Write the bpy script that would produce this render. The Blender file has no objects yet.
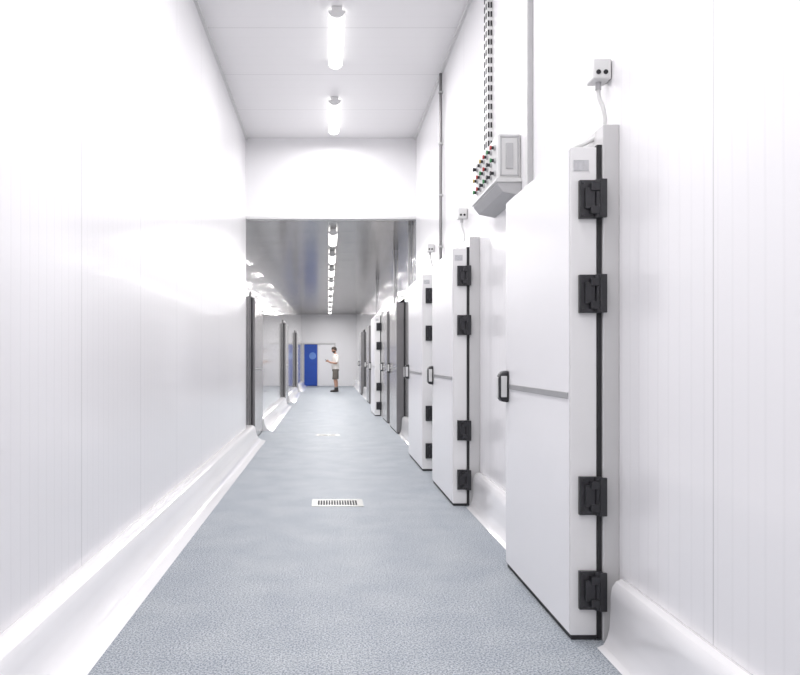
import bpy, bmesh, math
from mathutils import Vector, Matrix

scene = bpy.context.scene
scene.view_settings.view_transform = 'Standard'
scene.view_settings.look = 'None'
COL = scene.collection

# ------------------------------------------------------------ constants
XL, XR = -1.25, 1.34
ZC, ZL = 4.66, 3.45
YH, YE, YB = 10.96, 34.7, -4.0
EYE = 1.3
F = 720.0

# ------------------------------------------------------------ materials
def pmat(name, color, rough=0.5, metal=0.0, spec=0.5, emis=None, estr=0.0, coat=0.0):
    m = bpy.data.materials.new(name); m.use_nodes = True
    b = m.node_tree.nodes['Principled BSDF']
    b.inputs['Base Color'].default_value = (*color, 1)
    b.inputs['Roughness'].default_value = rough
    b.inputs['Metallic'].default_value = metal
    b.inputs['Specular IOR Level'].default_value = spec
    b.inputs['Coat Weight'].default_value = coat
    if emis:
        b.inputs['Emission Color'].default_value = (*emis, 1)
        b.inputs['Emission Strength'].default_value = estr
    return m

def noisy(m, scale=6.0, amt=0.05, bump=0.0, bscale=None):
    """add gentle procedural colour variation and optional bump"""
    nt = m.node_tree; b = nt.nodes['Principled BSDF']
    base = list(b.inputs['Base Color'].default_value)
    tc = nt.nodes.new('ShaderNodeTexCoord')
    n = nt.nodes.new('ShaderNodeTexNoise'); n.inputs['Scale'].default_value = scale
    n.inputs['Detail'].default_value = 4
    nt.links.new(tc.outputs['Object'], n.inputs['Vector'])
    r = nt.nodes.new('ShaderNodeValToRGB')
    r.color_ramp.elements[0].position = 0.3; r.color_ramp.elements[1].position = 0.7
    r.color_ramp.elements[0].color = [c*(1-amt) for c in base[:3]]+[1]
    r.color_ramp.elements[1].color = [min(1, c*(1+amt)) for c in base[:3]]+[1]
    nt.links.new(n.outputs['Fac'], r.inputs['Fac'])
    nt.links.new(r.outputs['Color'], b.inputs['Base Color'])
    if bump:
        n2 = nt.nodes.new('ShaderNodeTexNoise'); n2.inputs['Scale'].default_value = bscale or scale
        nt.links.new(tc.outputs['Object'], n2.inputs['Vector'])
        bp = nt.nodes.new('ShaderNodeBump'); bp.inputs['Strength'].default_value = bump
        bp.inputs['Distance'].default_value = 0.002
        nt.links.new(n2.outputs['Fac'], bp.inputs['Height'])
        nt.links.new(bp.outputs['Normal'], b.inputs['Normal'])
    return m

def mathn(nt, op, a=None, b=None, va=None, vb=None):
    n = nt.nodes.new('ShaderNodeMath'); n.operation = op
    if a is not None: nt.links.new(a, n.inputs[0])
    if b is not None: nt.links.new(b, n.inputs[1])
    if va is not None: n.inputs[0].default_value = va
    if vb is not None: n.inputs[1].default_value = vb
    return n.outputs[0]

def panel_mat(name, color, rough, axis='Y', rib=0.09, ribstr=0.25, joint=1.15, joff=0.0, jw=0.008,
              jcol=0.55, ribcol=0.97, spec=0.5, metal=0.0, wavy=0.0, coat=0.0, crough=0.08):
    """insulated sandwich panel: fine ribs and dark joint every `joint` metres"""
    m = bpy.data.materials.new(name); m.use_nodes = True
    nt = m.node_tree; b = nt.nodes['Principled BSDF']
    b.inputs['Roughness'].default_value = rough
    b.inputs['Specular IOR Level'].default_value = spec
    b.inputs['Metallic'].default_value = metal
    b.inputs['Coat Weight'].default_value = coat
    b.inputs['Coat Roughness'].default_value = crough
    tc = nt.nodes.new('ShaderNodeTexCoord')
    sp = nt.nodes.new('ShaderNodeSeparateXYZ'); nt.links.new(tc.outputs['Object'], sp.inputs[0])
    c = sp.outputs[axis]
    c = mathn(nt, 'ADD', a=c, vb=100*joint - joff)
    f = mathn(nt, 'DIVIDE', a=c, vb=joint); f = mathn(nt, 'FRACT', a=f)
    jm = mathn(nt, 'LESS_THAN', a=f, vb=jw/joint)
    g = mathn(nt, 'DIVIDE', a=c, vb=rib); g = mathn(nt, 'FRACT', a=g)
    g = mathn(nt, 'SUBTRACT', a=g, vb=0.5); g = mathn(nt, 'ABSOLUTE', a=g)
    mr = nt.nodes.new('ShaderNodeMapRange'); mr.interpolation_type = 'SMOOTHSTEP'
    mr.inputs['From Min'].default_value = 0.0; mr.inputs['From Max'].default_value = 0.14
    nt.links.new(g, mr.inputs['Value'])
    h = mr.outputs['Result']
    mix = nt.nodes.new('ShaderNodeMix'); mix.data_type = 'RGBA'
    mix.inputs['A'].default_value = (*[x*ribcol for x in color], 1)
    mix.inputs['B'].default_value = (*color, 1)
    nt.links.new(h, mix.inputs['Factor'])
    mix2 = nt.nodes.new('ShaderNodeMix'); mix2.data_type = 'RGBA'
    mix2.inputs['B'].default_value = (*[x*jcol for x in color], 1)
    nt.links.new(mix.outputs['Result'], mix2.inputs['A'])
    nt.links.new(jm, mix2.inputs['Factor'])
    nt.links.new(mix2.outputs['Result'], b.inputs['Base Color'])
    bp = nt.nodes.new('ShaderNodeBump'); bp.inputs['Strength'].default_value = ribstr
    bp.inputs['Distance'].default_value = 0.004
    hh = mathn(nt, 'SUBTRACT', a=h, b=jm)
    if wavy:
        n = nt.nodes.new('ShaderNodeTexNoise'); n.inputs['Scale'].default_value = 2.2
        nt.links.new(tc.outputs['Object'], n.inputs['Vector'])
        w = mathn(nt, 'MULTIPLY', a=n.outputs['Fac'], vb=wavy)
        hh = mathn(nt, 'ADD', a=hh, b=w)
    nt.links.new(hh, bp.inputs['Height'])
    nt.links.new(bp.outputs['Normal'], b.inputs['Normal'])
    return m

M_wall = panel_mat('wall_panel_white', (0.86, 0.85, 0.868), 0.30, joff=2.5, jcol=0.74, ribstr=0.10, ribcol=0.965, wavy=1.2, coat=0.5, crough=0.10, jw=0.008)
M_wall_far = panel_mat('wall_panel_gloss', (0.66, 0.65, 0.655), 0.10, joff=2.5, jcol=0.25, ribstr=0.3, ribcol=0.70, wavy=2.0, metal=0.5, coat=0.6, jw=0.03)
M_ceil = panel_mat('ceiling_panel_white', (0.80, 0.79, 0.80), 0.35, rib=0.23, joint=1.2, joff=8.5, jcol=0.72, ribstr=0.05, ribcol=0.99)
M_ceil_low = panel_mat('ceiling_panel_steel', (0.43, 0.415, 0.405), 0.20, rib=0.1, joint=1.2, joff=0.1, jcol=0.35, ribstr=0.5, ribcol=0.7, metal=0.92, wavy=1.2, jw=0.03)
M_header = noisy(pmat('header_white', (0.86, 0.855, 0.87), 0.4), 1.5, 0.01)
M_curb = noisy(pmat('curb_white', (0.88, 0.87, 0.885), 0.22, coat=0.3), 2.0, 0.01)
M_leaf = noisy(pmat('door_leaf_white', (0.85, 0.845, 0.865), 0.25), 1.2, 0.01)
M_edge = noisy(pmat('door_edge_white', (0.80, 0.795, 0.80), 0.35), 3.0, 0.02)
M_frame = noisy(pmat('door_frame_grey', (0.58, 0.575, 0.58), 0.35), 3.0, 0.02)
M_steel = noisy(pmat('stainless', (0.50, 0.49, 0.49), 0.25, metal=0.6), 4.0, 0.06)
M_steelfr = noisy(pmat('stainless_frame', (0.22, 0.215, 0.22), 0.35, metal=0.6), 4.0, 0.06)
M_gasket = noisy(pmat('gasket_black', (0.02, 0.02, 0.022), 0.6), 20, 0.1)
M_black = noisy(pmat('hinge_black', (0.022, 0.022, 0.026), 0.38), 30, 0.15, bump=0.15, bscale=400)
M_strip = noisy(pmat('strip_aluminium', (0.36, 0.36, 0.37), 0.4, metal=0.3), 8, 0.04)
M_plastic = noisy(pmat('plastic_light_grey', (0.66, 0.66, 0.66), 0.4), 8, 0.03)
M_plastic2 = noisy(pmat('plastic_grey', (0.46, 0.46, 0.47), 0.45), 8, 0.03)
M_cable = noisy(pmat('cable_white', (0.62, 0.62, 0.62), 0.4), 10, 0.02)
M_red = noisy(pmat('button_red', (0.40, 0.03, 0.03), 0.3), 30, 0.05)
M_green = noisy(pmat('button_green', (0.03, 0.22, 0.07), 0.3), 30, 0.05)
M_yellow = noisy(pmat('button_yellow', (0.45, 0.33, 0.10), 0.3), 30, 0.05)
M_label = noisy(pmat('label_silver', (0.52, 0.52, 0.54), 0.3), 60, 0.12)
M_blue = noisy(pmat('blue_door_paint', (0.01, 0.07, 0.42), 0.4), 2, 0.1)
M_blue2 = noisy(pmat('blue_door_panel', (0.12, 0.25, 0.62), 0.3), 2, 0.1)
M_lamp = pmat('lamp_diffuser', (0.9, 0.9, 0.9), 0.4, emis=(1, 0.99, 0.97), estr=2.6)
M_lampbody = noisy(pmat('lamp_body', (0.8, 0.8, 0.8), 0.4), 8, 0.02)
M_slot = noisy(pmat('slot_dark', (0.015, 0.015, 0.018), 0.7), 10, 0.1)
M_drainfr = noisy(pmat('drain_frame', (0.44, 0.44, 0.42), 0.4, metal=0.3), 20, 0.1)

# floor : blue-grey speckled resin
M_floor = bpy.data.materials.new('floor_resin'); M_floor.use_nodes = True
nt = M_floor.node_tree; b = nt.nodes['Principled BSDF']
tc = nt.nodes.new('ShaderNodeTexCoord')
n1 = nt.nodes.new('ShaderNodeTexNoise'); n1.inputs['Scale'].default_value = 110; n1.inputs['Detail'].default_value = 4
n1.inputs['Roughness'].default_value = 0.75
n2 = nt.nodes.new('ShaderNodeTexNoise'); n2.inputs['Scale'].default_value = 3.0; n2.inputs['Detail'].default_value = 8
nt.links.new(tc.outputs['Object'], n1.inputs['Vector']); nt.links.new(tc.outputs['Object'], n2.inputs['Vector'])
r1 = nt.nodes.new('ShaderNodeValToRGB')
r1.color_ramp.elements[0].position = 0.42; r1.color_ramp.elements[0].color = (0.165, 0.19, 0.22, 1)
r1.color_ramp.elements[1].position = 0.58; r1.color_ramp.elements[1].color = (0.52, 0.555, 0.595, 1)
nt.links.new(n1.outputs['Fac'], r1.inputs['Fac'])
r2 = nt.nodes.new('ShaderNodeValToRGB')
r2.color_ramp.elements[0].position = 0.35; r2.color_ramp.elements[0].color = (0.88, 0.89, 0.91, 1)
r2.color_ramp.elements[1].position = 0.7; r2.color_ramp.elements[1].color = (1.07, 1.06, 1.04, 1)
nt.links.new(n2.outputs['Fac'], r2.inputs['Fac'])
mx = nt.nodes.new('ShaderNodeMix'); mx.data_type = 'RGBA'; mx.blend_type = 'MULTIPLY'
mx.inputs['Factor'].default_value = 1.0
nt.links.new(r1.outputs['Color'], mx.inputs['A']); nt.links.new(r2.outputs['Color'], mx.inputs['B'])
nt.links.new(mx.outputs['Result'], b.inputs['Base Color'])
b.inputs['Roughness'].default_value = 0.55
bp = nt.nodes.new('ShaderNodeBump'); bp.inputs['Strength'].default_value = 0.5; bp.inputs['Distance'].default_value = 0.003
nt.links.new(n1.outputs['Fac'], bp.inputs['Height']); nt.links.new(bp.outputs['Normal'], b.inputs['Normal'])

# ------------------------------------------------------------ mesh helpers
def mesh_obj(name, bm, mats, parent=None, bevel=0.0, smooth=False, seg=2):
    me = bpy.data.meshes.new(name)
    bmesh.ops.recalc_face_normals(bm, faces=bm.faces)
    bm.to_mesh(me); bm.free()
    for m in (mats if isinstance(mats, (list, tuple)) else [mats]): me.materials.append(m)
    ob = bpy.data.objects.new(name, me); COL.objects.link(ob)
    if smooth:
        for p in me.polygons: p.use_smooth = True
    if bevel:
        md = ob.modifiers.new('bevel', 'BEVEL'); md.width = bevel; md.segments = seg; md.limit_method = 'ANGLE'
    if parent: attach(ob, parent)
    return ob

def attach(ob, parent):
    ob.parent = parent
    ob.matrix_parent_inverse = Matrix.Translation(parent.location).inverted()

def empty(name, loc):
    e = bpy.data.objects.new(name, None); e.empty_display_size = 0.1
    e.location = loc; COL.objects.link(e); return e

def bm_box(bm, x0, x1, y0, y1, z0, z1, mi=0):
    v = [bm.verts.new(p) for p in [(x0,y0,z0),(x1,y0,z0),(x1,y1,z0),(x0,y1,z0),(x0,y0,z1),(x1,y0,z1),(x1,y1,z1),(x0,y1,z1)]]
    for f in [(0,3,2,1),(4,5,6,7),(0,1,5,4),(1,2,6,5),(2,3,7,6),(3,0,4,7)]:
        fc = bm.faces.new([v[i] for i in f]); fc.material_index = mi

def box(name, x0, x1, y0, y1, z0, z1, mat, parent=None, bevel=0.0):
    bm = bmesh.new(); bm_box(bm, x0, x1, y0, y1, z0, z1)
    return mesh_obj(name, bm, mat, parent, bevel)

def bm_cyl(bm, c, axis, r, l, seg=20, mi=0, r2=None):
    rot = {'Z': Matrix.Identity(4), 'X': Matrix.Rotation(math.pi/2, 4, 'Y'), 'Y': Matrix.Rotation(math.pi/2, 4, 'X')}[axis]
    res = bmesh.ops.create_cone(bm, cap_ends=True, segments=seg, radius1=r, radius2=r if r2 is None else r2, depth=l,
                                matrix=Matrix.Translation(c) @ rot)
    fs = set(f for v in res['verts'] for f in v.link_faces)
    for f in fs: f.material_index = mi

def prism_y(bm, prof, y0, y1, mi=0):
    a = [bm.verts.new((x, y0, z)) for x, z in prof]; c = [bm.verts.new((x, y1, z)) for x, z in prof]
    n = len(prof)
    for i in range(n):
        f = bm.faces.new([a[i], a[(i+1) % n], c[(i+1) % n], c[i]]); f.material_index = mi; f.smooth = True
    bm.faces.new(a).material_index = mi; bm.faces.new(c[::-1]).material_index = mi

def tube(name, pts, r, mat, parent=None):
    cu = bpy.data.curves.new(name, 'CURVE'); cu.dimensions = '3D'; cu.bevel_depth = r; cu.bevel_resolution = 4
    sp = cu.splines.new('NURBS'); sp.points.add(len(pts)-1)
    for p, q in zip(sp.points, pts): p.co = (*q, 1)
    sp.use_endpoint_u = True; sp.order_u = 3; sp.resolution_u = 12
    cu.materials.append(mat)
    ob = bpy.data.objects.new(name, cu); COL.objects.link(ob)
    if parent: attach(ob, parent)
    return ob

# ------------------------------------------------------------ room shell
box('floor', XL-0.1, XR+0.1, YB, YE, -0.1, 0.0, M_floor)
box('wall_left', XL-0.1, XL, YB, YH, 0, ZC, M_wall)
box('wall_left_corridor', XL-0.1, XL, YH, YE, 0, ZL, M_wall_far)
box('wall_right', XR, XR+0.1, YB, YH, 0, ZC, M_wall)
box('wall_right_corridor', XR, XR+0.1, YH, YE, 0, ZL, M_wall_far)
box('wall_front', XL-0.1, XR+0.1, YB-0.1, YB, 0, ZC, M_wall)
box('wall_back', XL-0.1, XR+0.1, YE, YE+0.1, 0, ZL, M_header)
box('wall_header', XL, XR, YH, YH+0.1, ZL, ZC, M_header)
box('ceiling', XL-0.1, XR+0.1, YB, YH+0.1, ZC, ZC+0.1, M_ceil)
box('ceiling_corridor', XL-0.1, XR+0.1, YH+0.1, YE+0.1, ZL, ZL+0.1, M_ceil_low)
box('trim_header', XL, XR, YH-0.012, YH+0.11, ZL-0.02, ZL+0.02, M_plastic, bevel=0.004)
box('trim_ceiling_left', XL, XL+0.03, YB, YH-0.02, ZC-0.03, ZC, M_plastic)
box('trim_ceiling_right', XR-0.03, XR, YB, YH-0.02, ZC-0.03, ZC, M_plastic)

# ------------------------------------------------------------ curbs
prof_r = [(0, .305), (.02, .31), (.045, .298), (.062, .272), (.068, .235), (.07, .16), (.074, .09), (.084, .045), (.102, .014), (.13, .002), (.13, 0), (0, 0)]
prof_l = [(0, .25), (.03, .253), (.06, .245), (.085, .228), (.098, .20), (.106, .15), (.120, .095), (.15, .045), (.20, .014), (.26, .002), (.26, 0), (0, 0)]
def curb(name, segs, prof, wallx, sgn):
    bm = bmesh.new()
    for y0, y1 in segs:
        prism_y(bm, [(wallx + sgn*d, z) for d, z in prof], y0, y1)
    return mesh_obj(name, bm, M_curb, bevel=0.006)

# ------------------------------------------------------------ doors
def coldroom_door(name, y0, y1, side=1, leaf=M_leaf, edge=M_edge, frame=M_frame, xf=1.115, top=2.28, hinge_x=True, handle=True, label=True):
    """hinged insulated door on a side wall. y0 = hinge (near) edge. side=+1 right wall, -1 left wall"""
    wx = XR if side > 0 else XL
    th = 0.128 if side > 0 else 0.04
    if side < 0: xf = XL + 0.085
    root = empty(name, (wx - side*0.1, (y0+y1)/2, 0.0))
    def bx(n, xa, xb, *a, **k):
        return box(n, min(xa, xb), max(xa, xb), *a, parent=root, **k)
    xb = xf + side*th
    bm = bmesh.new()
    fx0, fx1 = min(xb+side*0.022, wx), max(xb+side*0.022, wx)
    bm_box(bm, fx0, fx1, y0-0.02, y0+0.07, 0, top+0.10)
    bm_box(bm, fx0, fx1, y1-0.07, y1+0.035, 0, top+0.10)
    bm_box(bm, fx0, fx1, y0+0.07, y1-0.07, top-0.02, top+0.10)
    mesh_obj('frame', bm, frame, root, 0.004)
    bm = bmesh.new()
    gx0, gx1 = min(xb, xb+side*0.022), max(xb, xb+side*0.022)
    bm_box(bm, gx0, gx1, y0-0.004, y0+0.06, 0.008, top+0.01)
    bm_box(bm, gx0, gx1, y1-0.06, y1+0.004, 0.008, top+0.01)
    bm_box(bm, gx0, gx1, y0+0.06, y1-0.06, top-0.05, top+0.01)
    bm_box(bm, min(xf+side*.012, xb), max(xf+side*.012, xb), y0+0.004, y1-0.004, 0.0, 0.022)
    mesh_obj('gasket', bm, M_gasket, root)
    bx('core', xb, wx, y0+0.07, y1-0.07, 0.0, top-0.05, mat=edge)
    xs = xf + side*0.006
    bx('leaf', xs, xb, y0, y1, 0.022, top, mat=edge, bevel=0.004)
    bx('leaf_skin', xf, xs, y0+0.006, y1-0.006, 0.03, top-0.008, mat=leaf, bevel=0.002)
    if handle:
        bx('push_rail', xf-side*0.006, xf, y0+0.01, y1-0.10, 1.115, 1.145, mat=M_strip, bevel=0.002)
    for i, hz in enumerate((2.035, 1.60, 0.67, 0.235)):
        if not hinge_x: break
        bm = bmesh.new()
        ha, hb = xf + side*0.042, xb + side*0.03
        lo, hi = min(ha, hb), max(ha, hb)
        bm_box(bm, lo, hi-0.038, y0-0.022, y0+0.0, hz-0.088, hz+0.088)
        bm_box(bm, lo+0.022, hi-0.05, y0-0.036, y0-0.022, hz-0.045, hz+0.05)
        bm_box(bm, lo+0.045, hi-0.008, y0-0.046, y0-0.02, hz-0.07, hz-0.035)
        bm_box(bm, lo+0.045, hi-0.008, y0-0.046, y0-0.02, hz+0.035, hz+0.07)
        bm_box(bm, hi-0.032, hi, y0-0.05, y0-0.035, hz-0.088, hz+0.088)
        bm_cyl(bm, (hi-0.03, y0-0.022, hz), 'Z', 0.019, 0.176, 16)
        for sz in (-.074, .074):
            bm_cyl(bm, (lo+0.016, y0-0.024, hz+sz), 'Y', 0.006, 0.006, 10)
        mesh_obj('hinge_%d' % (i+1), bm, M_black, root, 0.003)
    if handle and side > 0:
        hy = y1-0.045
        pts = [(xf, -.10), (xf-side*0.045, -.092), (xf-side*0.06, -.06), (xf-side*0.062, .05), (xf-side*0.045, .09), (xf, .10)]
        bmh = bmesh.new()
        prism_y(bmh, [(x, 1.13+z) for x, z in pts], hy-0.045, hy+0.045)
        mesh_obj('handle_body', bmh, M_black, root, 0.012)
        bx('handle_insert', xf-side*0.068, xf-side*0.060, hy-0.026, hy+0.026, 1.06, 1.19, mat=M_plastic, bevel=0.006)
        bx('handle_side_insert', xf-side*0.05, xf-side*0.014, hy-0.049, hy-0.044, 1.065, 1.195, mat=M_plastic, bevel=0.003)
    if label:
        bx('label_plate', xf+side*0.02, xf+side*0.09, y0-0.003, y0+0.001, 2.17, 2.22, mat=M_label)
    return root

ST = dict(leaf=M_steel, edge=M_steelfr, frame=M_steelfr, xf=1.19, hinge_x=False, label=False)
coldroom_door('door_1', 3.33, 4.52)
coldroom_door('door_2', 6.37, 7.60, xf=1.10)
coldroom_door('door_3', 8.36, 9.75, xf=1.09)
coldroom_door('door_4', 12.5, 13.9, **ST)
coldroom_door('door_5', 14.55, 15.7, **ST)
coldroom_door('door_6', 16.4, 17.8, xf=1.06)
coldroom_door('door_7', 21.0, 22.3, **ST)
coldroom_door('door_8', 26.0, 27.3, **ST)
coldroom_door('door_9', 11.5, 12.9, side=-1, **ST)
coldroom_door('door_10', 19.8, 21.2, side=-1, **ST)
coldroom_door('door_11', 27.0, 28.3, side=-1, **ST)

curb('baseboard_left', [(YB, 11.44), (12.96, 19.74), (21.26, 26.94), (28.36, YE)], prof_l, XL, 1)
curb('baseboard_right', [(YB, 3.24), (4.60, 6.30), (7.68, 8.30), (9.82, 12.44), (13.96, 14.49), (15.76, 16.34), (17.86, 20.94), (22.36, 25.94), (27.36, YE)], prof_r, XR, -1)

# ------------------------------------------------------------ junction boxes with cables
def junction(yb, zb, xf):
    root = empty('junction_box', (XR-0.06, yb, zb))
    X = XR-0.004
    bm = bmesh.new()
    bm_box(bm, X-0.085, X, yb-0.05, yb+0.05, zb-0.05, zb+0.05)
    mesh_obj('housing', bm, M_plastic, root, 0.008)
    bm = bmesh.new()
    for dx in (-0.062, -0.028):
        bm_cyl(bm, (X+dx, yb-0.05, zb-0.018), 'Y', 0.011, 0.006, 14)
    mesh_obj('knockouts', bm, M_slot, root)
    bm = bmesh.new(); bm_cyl(bm, (X-0.045, yb, zb-0.065), 'Z', 0.014, 0.04, 14)
    mesh_obj('cable_gland', bm, M_plastic2, root)
    tube('cable', [(X-0.045, yb, zb-0.08), (X-0.045, yb, zb-0.12), (X-0.03, yb-0.02, zb-0.17), (X-0.02, yb-0.03, zb-0.25), (X-0.045, yb-0.02, zb-0.305),
                   (X-0.10, yb+0.0, zb-0.34), (xf+0.07, yb+0.06, 2.325), (xf+0.05, yb+0.25, 2.30), (xf+0.05, yb+0.45, 2.292)], 0.010, M_cable, root)
junction(3.44, 2.67, 1.115)
junction(6.95, 2.70, 1.10)
junction(9.1, 2.70, 1.09)

# ------------------------------------------------------------ control panel
cp = empty('control_panel', (XR-0.08, 5.4, 2.6))
box('cabinet', 1.18, XR, 5.0, 5.75, 2.55, 2.87, M_plastic, cp, 0.012)
bm = bmesh.new()
for (a, c, d, e) in ((1.195, 1.325, 2.57, 2.582), (1.195, 1.325, 2.838, 2.85), (1.195, 1.206, 2.57, 2.85), (1.314, 1.325, 2.57, 2.85)):
    bm_box(bm, a, c, 4.994, 5.004, d, e)
bm_box(bm, 1.235, 1.285, 4.992, 5.004, 2.62, 2.80)
mesh_obj('end_cover', bm, M_plastic2, cp, 0.003)
bm = bmesh.new()
prism_y(bm, [(XR, 2.53), (1.175, 2.53), (1.165, 2.515), (1.21, 2.455), (XR, 2.43)], 4.98, 5.78)
lt = mesh_obj('lower_trough', bm, M_plastic2, cp, 0.006)
for p in lt.data.polygons: p.use_smooth = False
bm = bmesh.new(); prism_y(bm, [(XR, 2.55), (1.165, 2.55), (1.155, 2.525), (XR, 2.525)], 4.97, 5.79)
mesh_obj('trough_lip', bm, M_plastic, cp)
bm = bmesh.new()
for r, z in enumerate((2.79, 2.70, 2.61)):
    for k in range(6):
        y = 5.08 + k*0.118
        mi = [0, 3, 1, 3, 0, 1, 2, 3, 4][(k*2+r*5) % 9]
        bm_cyl(bm, (1.174, y, z), 'X', 0.020, 0.012, 16, 5)
        bm_cyl(bm, (1.160, y, z), 'X', 0.012, 0.024, 16, 3)
        bm_cyl(bm, (1.146, y, z), 'X', 0.015, 0.010, 16, mi)
mesh_obj('push_buttons', bm, [M_red, M_green, M_yellow, M_black, M_plastic, M_plastic2], cp)

# ------------------------------------------------------------ slotted cable tray, conduits
ct = empty('cable_tray', (XR-0.03, 5.9, 3.7))
box('channel', 1.292, XR, 5.84, 5.97, 2.87, ZC, M_plastic, ct, 0.003)
bm = bmesh.new()
z = 2.95
while z < ZC-0.05:
    for x in (1.303, 1.324): bm_box(bm, x-0.006, x+0.006, 5.836, 5.845, z, z+0.045)
    for y in (5.875, 5.935): bm_box(bm, 1.288, 1.296, y-0.012, y+0.012, z, z+0.045)
    z += 0.075
mesh_obj('slots', bm, M_slot, ct)
tk = empty('cable_trunking', (XR-0.02, 4.73, 3.5))
box('channel', 1.305, XR, 4.70, 4.76, 2.42, ZC-0.03, M_plastic2, tk, 0.003)
box('lid', 1.300, 1.306, 4.705, 4.755, 2.42, ZC-0.03, M_plastic, tk, 0.001)
def pipe(y, z0, z1, r=0.018, mat=M_plastic2):
    root = empty('conduit_pipe', (XR-r-0.008, y, (z0+z1)/2))
    bm = bmesh.new(); bm_cyl(bm, (XR-r-0.008, y, (z0+z1)/2), 'Z', r, z1-z0, 16)
    mesh_obj('pipe', bm, mat, root)
    bm = bmesh.new(); zz = z0+0.15
    while zz < z1:
        bm_box(bm, XR-2*r-0.014, XR, y-r-0.006, y+r+0.006, zz, zz+0.02); zz += 0.6
    mesh_obj('clips', bm, M_plastic2, root)
pipe(8.40, 2.45, ZC-0.03, 0.018, M_steelfr)
pipe(11.6, 2.2, ZL, 0.02)
pipe(14.2, 1.9, ZL, 0.02)
pipe(19.5, 1.9, ZL, 0.02)

# ------------------------------------------------------------ ceiling lights
def lamp(y0, zc, power, L=1.28, x=0.085):
    root = empty('ceiling_light', (x, y0+L/2, zc-0.05))
    box('body', x-0.05, x+0.05, y0, y0+L, zc-0.045, zc, M_lampbody, root, 0.006)
    bm = bmesh.new()
    prof = [(x+0.075*math.cos(a), zc-0.045-0.055*math.sin(a)) for a in [i*math.pi/10 for i in range(11)]]
    prism_y(bm, prof, y0+0.03, y0+L-0.03)
    mesh_obj('diffuser', bm, M_lamp, root)
    bm = bmesh.new()
    for ya in (y0, y0+L-0.03):
        prism_y(bm, [(x+0.08*math.cos(a), zc-0.043-0.06*math.sin(a)) for a in [i*math.pi/10 for i in range(11)]], ya, ya+0.03)
    mesh_obj('end_caps', bm, M_lampbody, root)
    ld = bpy.data.lights.new('tube_light', 'AREA'); ld.shape = 'RECTANGLE'; ld.size = 0.14; ld.size_y = L-0.08
    ld.energy = power; ld.color = (1.0, 0.985, 0.985)
    lo = bpy.data.objects.new('tube_light', ld); COL.objects.link(lo)
    lo.location = (x, y0+L/2, zc-0.108); attach(lo, root)

for y in (-2.8, -0.4, 2.0, 4.45, 6.85, 9.22): lamp(y, ZC, 41)
y = 11.9
while y < YE-1.5:
    lamp(y, ZL, 56); y += 2.45

# ------------------------------------------------------------ floor drains
def drain(x, y, w, d):
    root = empty('floor_drain', (x, y, 0))
    bm = bmesh.new(); t = 0.05
    bm_box(bm, x-w/2, x+w/2, y-d/2, y-d/2+t, 0, 0.004); bm_box(bm, x-w/2, x+w/2, y+d/2-t, y+d/2, 0, 0.004)
    bm_box(bm, x-w/2, x-w/2+t, y-d/2+t, y+d/2-t, 0, 0.004); bm_box(bm, x+w/2-t, x+w/2, y-d/2+t, y+d/2-t, 0, 0.004)
    mesh_obj('frame', bm, M_drainfr, root)
    box('sump', x-w/2+t, x+w/2-t, y-d/2+t, y+d/2-t, 0, 0.001, M_slot, root)
    bm = bmesh.new(); n = 15
    for i in range(n+1):
        xx = x-w/2+t + (w-2*t)*i/n
        bm_box(bm, xx-0.004, xx+0.004, y-d/2+t, y+d/2-t, 0.001, 0.005)
    mesh_obj('grate_bars', bm, M_drainfr, root)
drain(0.085, 6.5, 0.46, 0.32)
drain(0.0, 12.3, 0.40, 0.30)

# ------------------------------------------------------------ end wall blue door
bd = empty('door_12', (-0.8, YE-0.06, 0))
box('leaf', -1.14, -0.52, YE-0.09, YE-0.04, 0.01, 2.0, M_blue, bd, 0.008)
box('kick_plate', -1.10, -0.56, YE-0.10, YE-0.09, 0.05, 0.45, M_blue, bd)
bm = bmesh.new(); bm_cyl(bm, (-0.74, YE-0.098, 1.45), 'Y', 0.17, 0.02, 32); mesh_obj('porthole', bm, M_blue2, bd)
bm = bmesh.new()
bm_box(bm, -1.20, -1.14, YE-0.07, YE, 0, 2.08); bm_box(bm, 0.30, 0.36, YE-0.07, YE, 0, 2.08); bm_box(bm, -1.14, 0.30, YE-0.07, YE, 2.02, 2.08)
mesh_obj('frame', bm, M_plastic, bd, 0.004)
box('second_leaf', -0.50, 0.29, YE-0.05, YE-0.01, 0.01, 2.0, M_leaf, bd, 0.006)

# ------------------------------------------------------------ man
M_skin = noisy(pmat('skin', (0.50, 0.29, 0.21), 0.5), 12, 0.06)
M_shirt = noisy(pmat('shirt_white', (0.78, 0.75, 0.72), 0.8), 10, 0.04, bump=0.5, bscale=25)
M_shorts = noisy(pmat('shorts_khaki', (0.14, 0.125, 0.11), 0.85), 10, 0.12, bump=0.4, bscale=25)
M_hair = noisy(pmat('hair_brown', (0.035, 0.022, 0.015), 0.6), 60, 0.3, bump=0.6, bscale=120)
M_boot = noisy(pmat('boot_dark', (0.03, 0.022, 0.02), 0.5), 20, 0.2)
M_sock = noisy(pmat('sock_grey', (0.2, 0.2, 0.2), 0.9), 20, 0.1)
M_eye = noisy(pmat('eye_dark', (0.02, 0.015, 0.012), 0.2), 20, 0.1)
M_tab = noisy(pmat('tablet_black', (0.02, 0.02, 0.025), 0.25), 20, 0.1)
M_lips = noisy(pmat('lips', (.42, .17, .14), .45), 20, 0.05)

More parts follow.
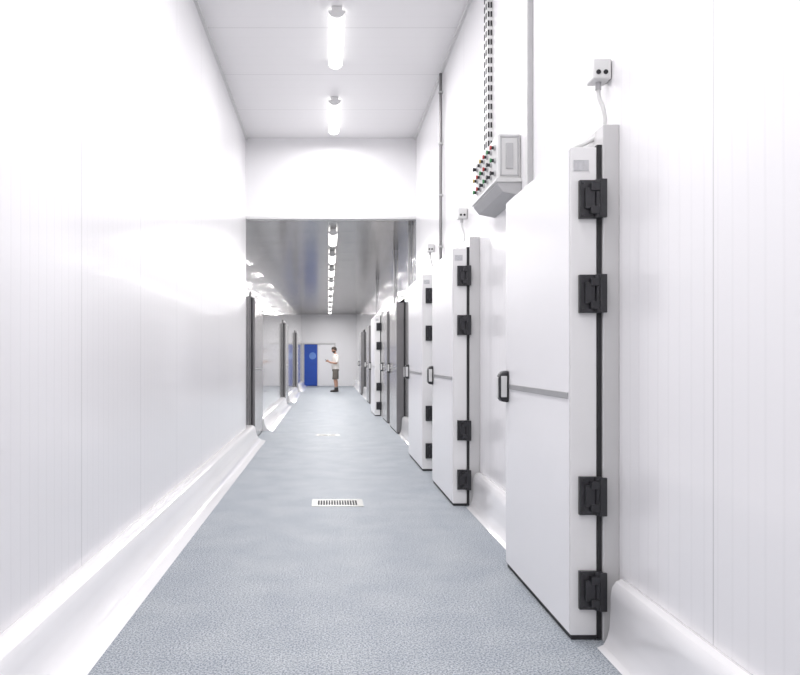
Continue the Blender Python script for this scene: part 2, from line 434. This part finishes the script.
MP = Vector((0.30, 28.45, 0.0)); MR = Matrix.Rotation(math.radians(192), 4, 'Z')
man = empty('man', MP)
def put(ob):
    ob.parent = man; ob.matrix_parent_inverse = Matrix.Identity(4)
    ob.matrix_basis = MR
def skin_obj(name, verts, edges, root, mat, sub=2):
    me = bpy.data.meshes.new(name); me.from_pydata([v[:3] for v in verts], edges, [])
    me.materials.append(mat)
    ob = bpy.data.objects.new(name, me); COL.objects.link(ob)
    md = ob.modifiers.new('skin', 'SKIN'); md.use_smooth_shade = True; md.branch_smoothing = 0.5
    if not me.skin_vertices:
        bm = bmesh.new(); bm.from_mesh(me); bm.verts.layers.skin.verify(); bm.to_mesh(me); bm.free()
    for i, v in enumerate(verts):
        sv = me.skin_vertices[0].data[i]
        sv.radius = (v[3], v[4] if len(v) > 4 else v[3]); sv.use_root = (i == root)
    s = ob.modifiers.new('sub', 'SUBSURF'); s.levels = sub; s.render_levels = sub
    put(ob); return ob
def loft(bm, rings, n=24, axis='Z'):
    """rings: (cx, cy, cz, ra, rb) ellipses stacked along axis, closed at both ends"""
    prev = None
    for k, (cx, cy, cz, ra, rb) in enumerate(rings):
        if axis == 'Z': vs = [bm.verts.new((cx+ra*math.cos(2*math.pi*i/n), cy+rb*math.sin(2*math.pi*i/n), cz)) for i in range(n)]
        else: vs = [bm.verts.new((cx, cy+ra*math.cos(2*math.pi*i/n), cz+rb*math.sin(2*math.pi*i/n))) for i in range(n)]
        if prev:
            for i in range(n): bm.faces.new([prev[i], prev[(i+1) % n], vs[(i+1) % n], vs[i]])
        else: bm.faces.new(vs[::-1])
        prev = vs
    bm.faces.new(prev)
def cloth(name, bm, mat, vox=0.011, sm=6):
    ob = mesh_obj(name, bm, mat, None, smooth=True)
    r = ob.modifiers.new('remesh', 'REMESH'); r.mode = 'VOXEL'; r.voxel_size = vox; r.use_smooth_shade = True
    s = ob.modifiers.new('smooth', 'SMOOTH'); s.factor = 0.5; s.iterations = sm
    put(ob); return ob

V = []; E = []
def add(p, par=None):
    V.append(p); i = len(V)-1
    if par is not None: E.append((par, i))
    return i
pel = add((0, 0, .95, .12, .09)); sp1 = add((0.0, 0, 1.10, .115, .085), pel); ch = add((-.01, 0, 1.28, .13, .095), sp1)
ub = add((-.01, 0, 1.40, .10, .08), ch); nk = add((.005, 0, 1.49, .06), ub); nk2 = add((.035, 0, 1.575, .056), nk)
for s in (-1, 1):
    df = .05 if s > 0 else -.05
    hip = add((df*.3, s*.085, .88, .082), pel); th = add((df*.6+.01, s*.10, .70, .078), hip)
    kn = add((df+.01, s*.105, .50, .056), th); cf = add((df-.02, s*.107, .36, .058), kn); an = add((df-.03, s*.11, .11, .038), cf)
    shd = add((-.01, s*.16, 1.405, .055), ub); ua = add((-.015, s*.205, 1.29, .05), shd); el = add((0.0, s*.225, 1.13, .042), ua)
    fa = add((.12, s*.185, 1.14, .039), el); wr = add((.245, s*.125, 1.185, .026, .026), fa)
    pm = add((.30, s*.105, 1.205, .022, .034), wr); pe = add((.335, s*.10, 1.22, .018, .034), pm)
skin_obj('body', V, E, 0, M_skin)
for s, nm in ((-1, 'right'), (1, 'left')):
    for k in range(4):
        L = (.9, 1.0, .95, .78)[k]
        z0 = 1.245 - k*.019; x0 = .325+.006*k
        vs = [(x0-.02, s*.102, z0, .009), (x0+.015*L, s*.106, z0+.004, .009), (x0+.04*L, s*.096, z0+.006, .0085), (x0+.05*L, s*.075, z0+.006, .008), (x0+.045*L, s*.058, z0+.005, .007)]
        skin_obj('%s_finger_%d' % (nm, k+1), vs, [(i, i+1) for i in range(4)], 0, M_skin, 1)
    vs = [(.29, s*.095, 1.225, .011), (.305, s*.078, 1.25, .0105), (.325, s*.062, 1.262, .0095), (.345, s*.052, 1.264, .008)]
    skin_obj('%s_thumb' % nm, vs, [(0, 1), (1, 2), (2, 3)], 0, M_skin, 1)
bm = bmesh.new(); bm_box(bm, -.065, .065, -.085, .085, -.005, .005)
tb = mesh_obj('tablet', bm, M_tab, None, 0.003)
put(tb); tb.matrix_basis = MR @ Matrix.Translation((.355, 0, 1.245)) @ Matrix.Rotation(math.radians(-28), 4, 'Y')
# t-shirt
bm = bmesh.new()
loft(bm, [(.005, 0, .90, .145, .185), (.01, 0, .98, .147, .184), (.015, 0, 1.08, .145, .178), (.008, 0, 1.20, .14, .185), (-.002, 0, 1.32, .14, .197),
          (-.008, 0, 1.39, .128, .19), (-.008, 0, 1.435, .105, .15), (-.002, 0, 1.47, .085, .095), (.008, 0, 1.50, .072, .072)])
for s in (-1, 1):
    loft(bm, [(-.01, s*.135, 1.43, .06, .05), (-.01, s*.165, 1.395, .075, .062), (-.012, s*.195, 1.31, .076, .062), (-.008, s*.215, 1.235, .074, .062), (-.004, s*.225, 1.165, .072, .061)])
cloth('tshirt', bm, M_shirt)
# shorts
bm = bmesh.new()
loft(bm, [(0, 0, .97, .128, .168), (0, 0, .90, .134, .178), (0, 0, .83, .132, .180), (0, 0, .79, .11, .165)])
for s in (-1, 1):
    df = .05 if s > 0 else -.05
    loft(bm, [(df*.2, s*.088, .88, .122, .088), (df*.5, s*.095, .76, .118, .09), (df*.8, s*.104, .62, .108, .088), (df+.01, s*.108, .50, .104, .088)])
cloth('shorts', bm, M_shorts)
# boots + socks
for s, nm in ((-1, 'right'), (1, 'left')):
    df = .05 if s > 0 else -.05
    bm = bmesh.new()
    loft(bm, [(df-.09, s*.11, .045, .03, .035), (df-.075, s*.11, .055, .045, .053), (df-.02, s*.112, .058, .048, .056), (df+.06, s*.12, .05, .054, .048),
              (df+.13, s*.126, .042, .055, .040), (df+.175, s*.13, .036, .042, .034), (df+.195, s*.132, .032, .022, .025)], axis='X')
    loft(bm, [(df-.03, s*.11, .05, .055, .046), (df-.03, s*.11, .11, .056, .048), (df-.03, s*.11, .165, .055, .048)])
    cloth('%s_boot' % nm, bm, M_boot, 0.008, 3)
    bm = bmesh.new(); loft(bm, [(df-.03, s*.11, .15, .047, .042), (df-.028, s*.11, .205, .049, .044)])
    put(mesh_obj('%s_sock' % nm, bm, M_sock, None, smooth=True))
HM = MR @ Matrix.Translation((.055, 0, 1.665)) @ Matrix.Rotation(math.radians(24), 4, 'Y')
def headmesh(name, fn, mat, useg=48, vseg=36):
    bm = bmesh.new(); bmesh.ops.create_uvsphere(bm, u_segments=useg, v_segments=vseg, radius=1.0)
    dl = []
    for v in bm.verts:
        r = fn(v.co.copy())
        if r is None: dl.append(v)
        else: v.co = r
    if dl: bmesh.ops.delete(bm, geom=dl, context='VERTS')
    ob = mesh_obj(name, bm, mat, None, smooth=True); put(ob); ob.matrix_basis = HM; return ob
def hshape(p):
    x, y, z = p
    q = Vector((x*.098, y*.076, z*.118))
    if z < 0:
        t = -z; q.y *= 1-.30*t*t; q.x += .022*t*t*(1 if x > -.2 else .3)
        if x < 0: q.x *= 1-.35*t
    if x > 0:
        fr = max(0, x)
        q.x += .030*math.exp(-((y/.17)**2) - ((z+.18)/.20)**2)*fr
        q.x += .008*math.exp(-((z-.14)/.12)**2)*fr
        for s in (-1, 1): q.x -= .012*math.exp(-(((y-s*.36)/.17)**2) - (z/.11)**2)
        q.x += .007*math.exp(-((y/.28)**2) - ((z+.52)/.07)**2)*fr
        q.x += .008*math.exp(-((y/.25)**2) - ((z+.82)/.12)**2)*fr
    return q
headmesh('head', hshape, M_skin)
def ss(a, b, x):
    t = max(0, min(1, (x-a)/(b-a))); return t*t*(3-2*t)
def hair(p):
    x, y, z = p
    edge = -.55 + ss(-.35, .0, x)*.50 + ss(.15, .5, x)*.50
    if z < edge-.12: return None
    q = hshape(p); return q + q.normalized()*(.014*ss(edge-.12, edge+.08, z)-.001)
headmesh('hair', hair, M_hair)
def beard(p):
    x, y, z = p
    if z > -.22 or x < 0: return None
    k = ss(-.25, -.38, z)*ss(.02, .2, x)*(1-math.exp(-((y/.2)**2)-((z+.52)/.05)**2))
    q = hshape(p); return q + q.normalized()*(.009*k-.002)
headmesh('beard', beard, M_hair)
for s in (-1, 1):
    for nm, c, r, m in (('eye', (.083, s*.029, .004), (.011, .013, .009), M_eye), ('ear', (-.005, s*.077, -.01), (.018, .009, .032), M_skin), ('eyebrow', (.094, s*.029, .022), (.006, .018, .004), M_hair)):
        bm = bmesh.new(); bmesh.ops.create_uvsphere(bm, u_segments=14, v_segments=10, radius=1.0)
        for v in bm.verts: v.co = Vector((v.co.x*r[0]+c[0], v.co.y*r[1]+c[1], v.co.z*r[2]+c[2]))
        ob = mesh_obj(nm, bm, m, None, smooth=True); put(ob); ob.matrix_basis = HM
bm = bmesh.new(); bmesh.ops.create_uvsphere(bm, u_segments=14, v_segments=8, radius=1.0)
for v in bm.verts: v.co = Vector((v.co.x*.006+.102, v.co.y*.022, v.co.z*.005-.062))
ob = mesh_obj('mouth', bm, M_lips, None, smooth=True); put(ob); ob.matrix_basis = HM

# ------------------------------------------------------------ world, camera
w = bpy.data.worlds.new('world'); scene.world = w; w.use_nodes = True
w.node_tree.nodes['Background'].inputs[0].default_value = (0.9, 0.92, 1, 1)
w.node_tree.nodes['Background'].inputs[1].default_value = 0.3
cam = bpy.data.cameras.new('camera'); co = bpy.data.objects.new('camera', cam); COL.objects.link(co)
co.location = (0, 0, EYE); co.rotation_euler = (math.radians(90), 0, 0)
cam.sensor_width = 36; cam.lens = 36*F/800
cam.shift_x = (400-328)/800; cam.shift_y = (359-337.5)/800
cam.clip_start = 0.05; cam.clip_end = 100
scene.camera = co
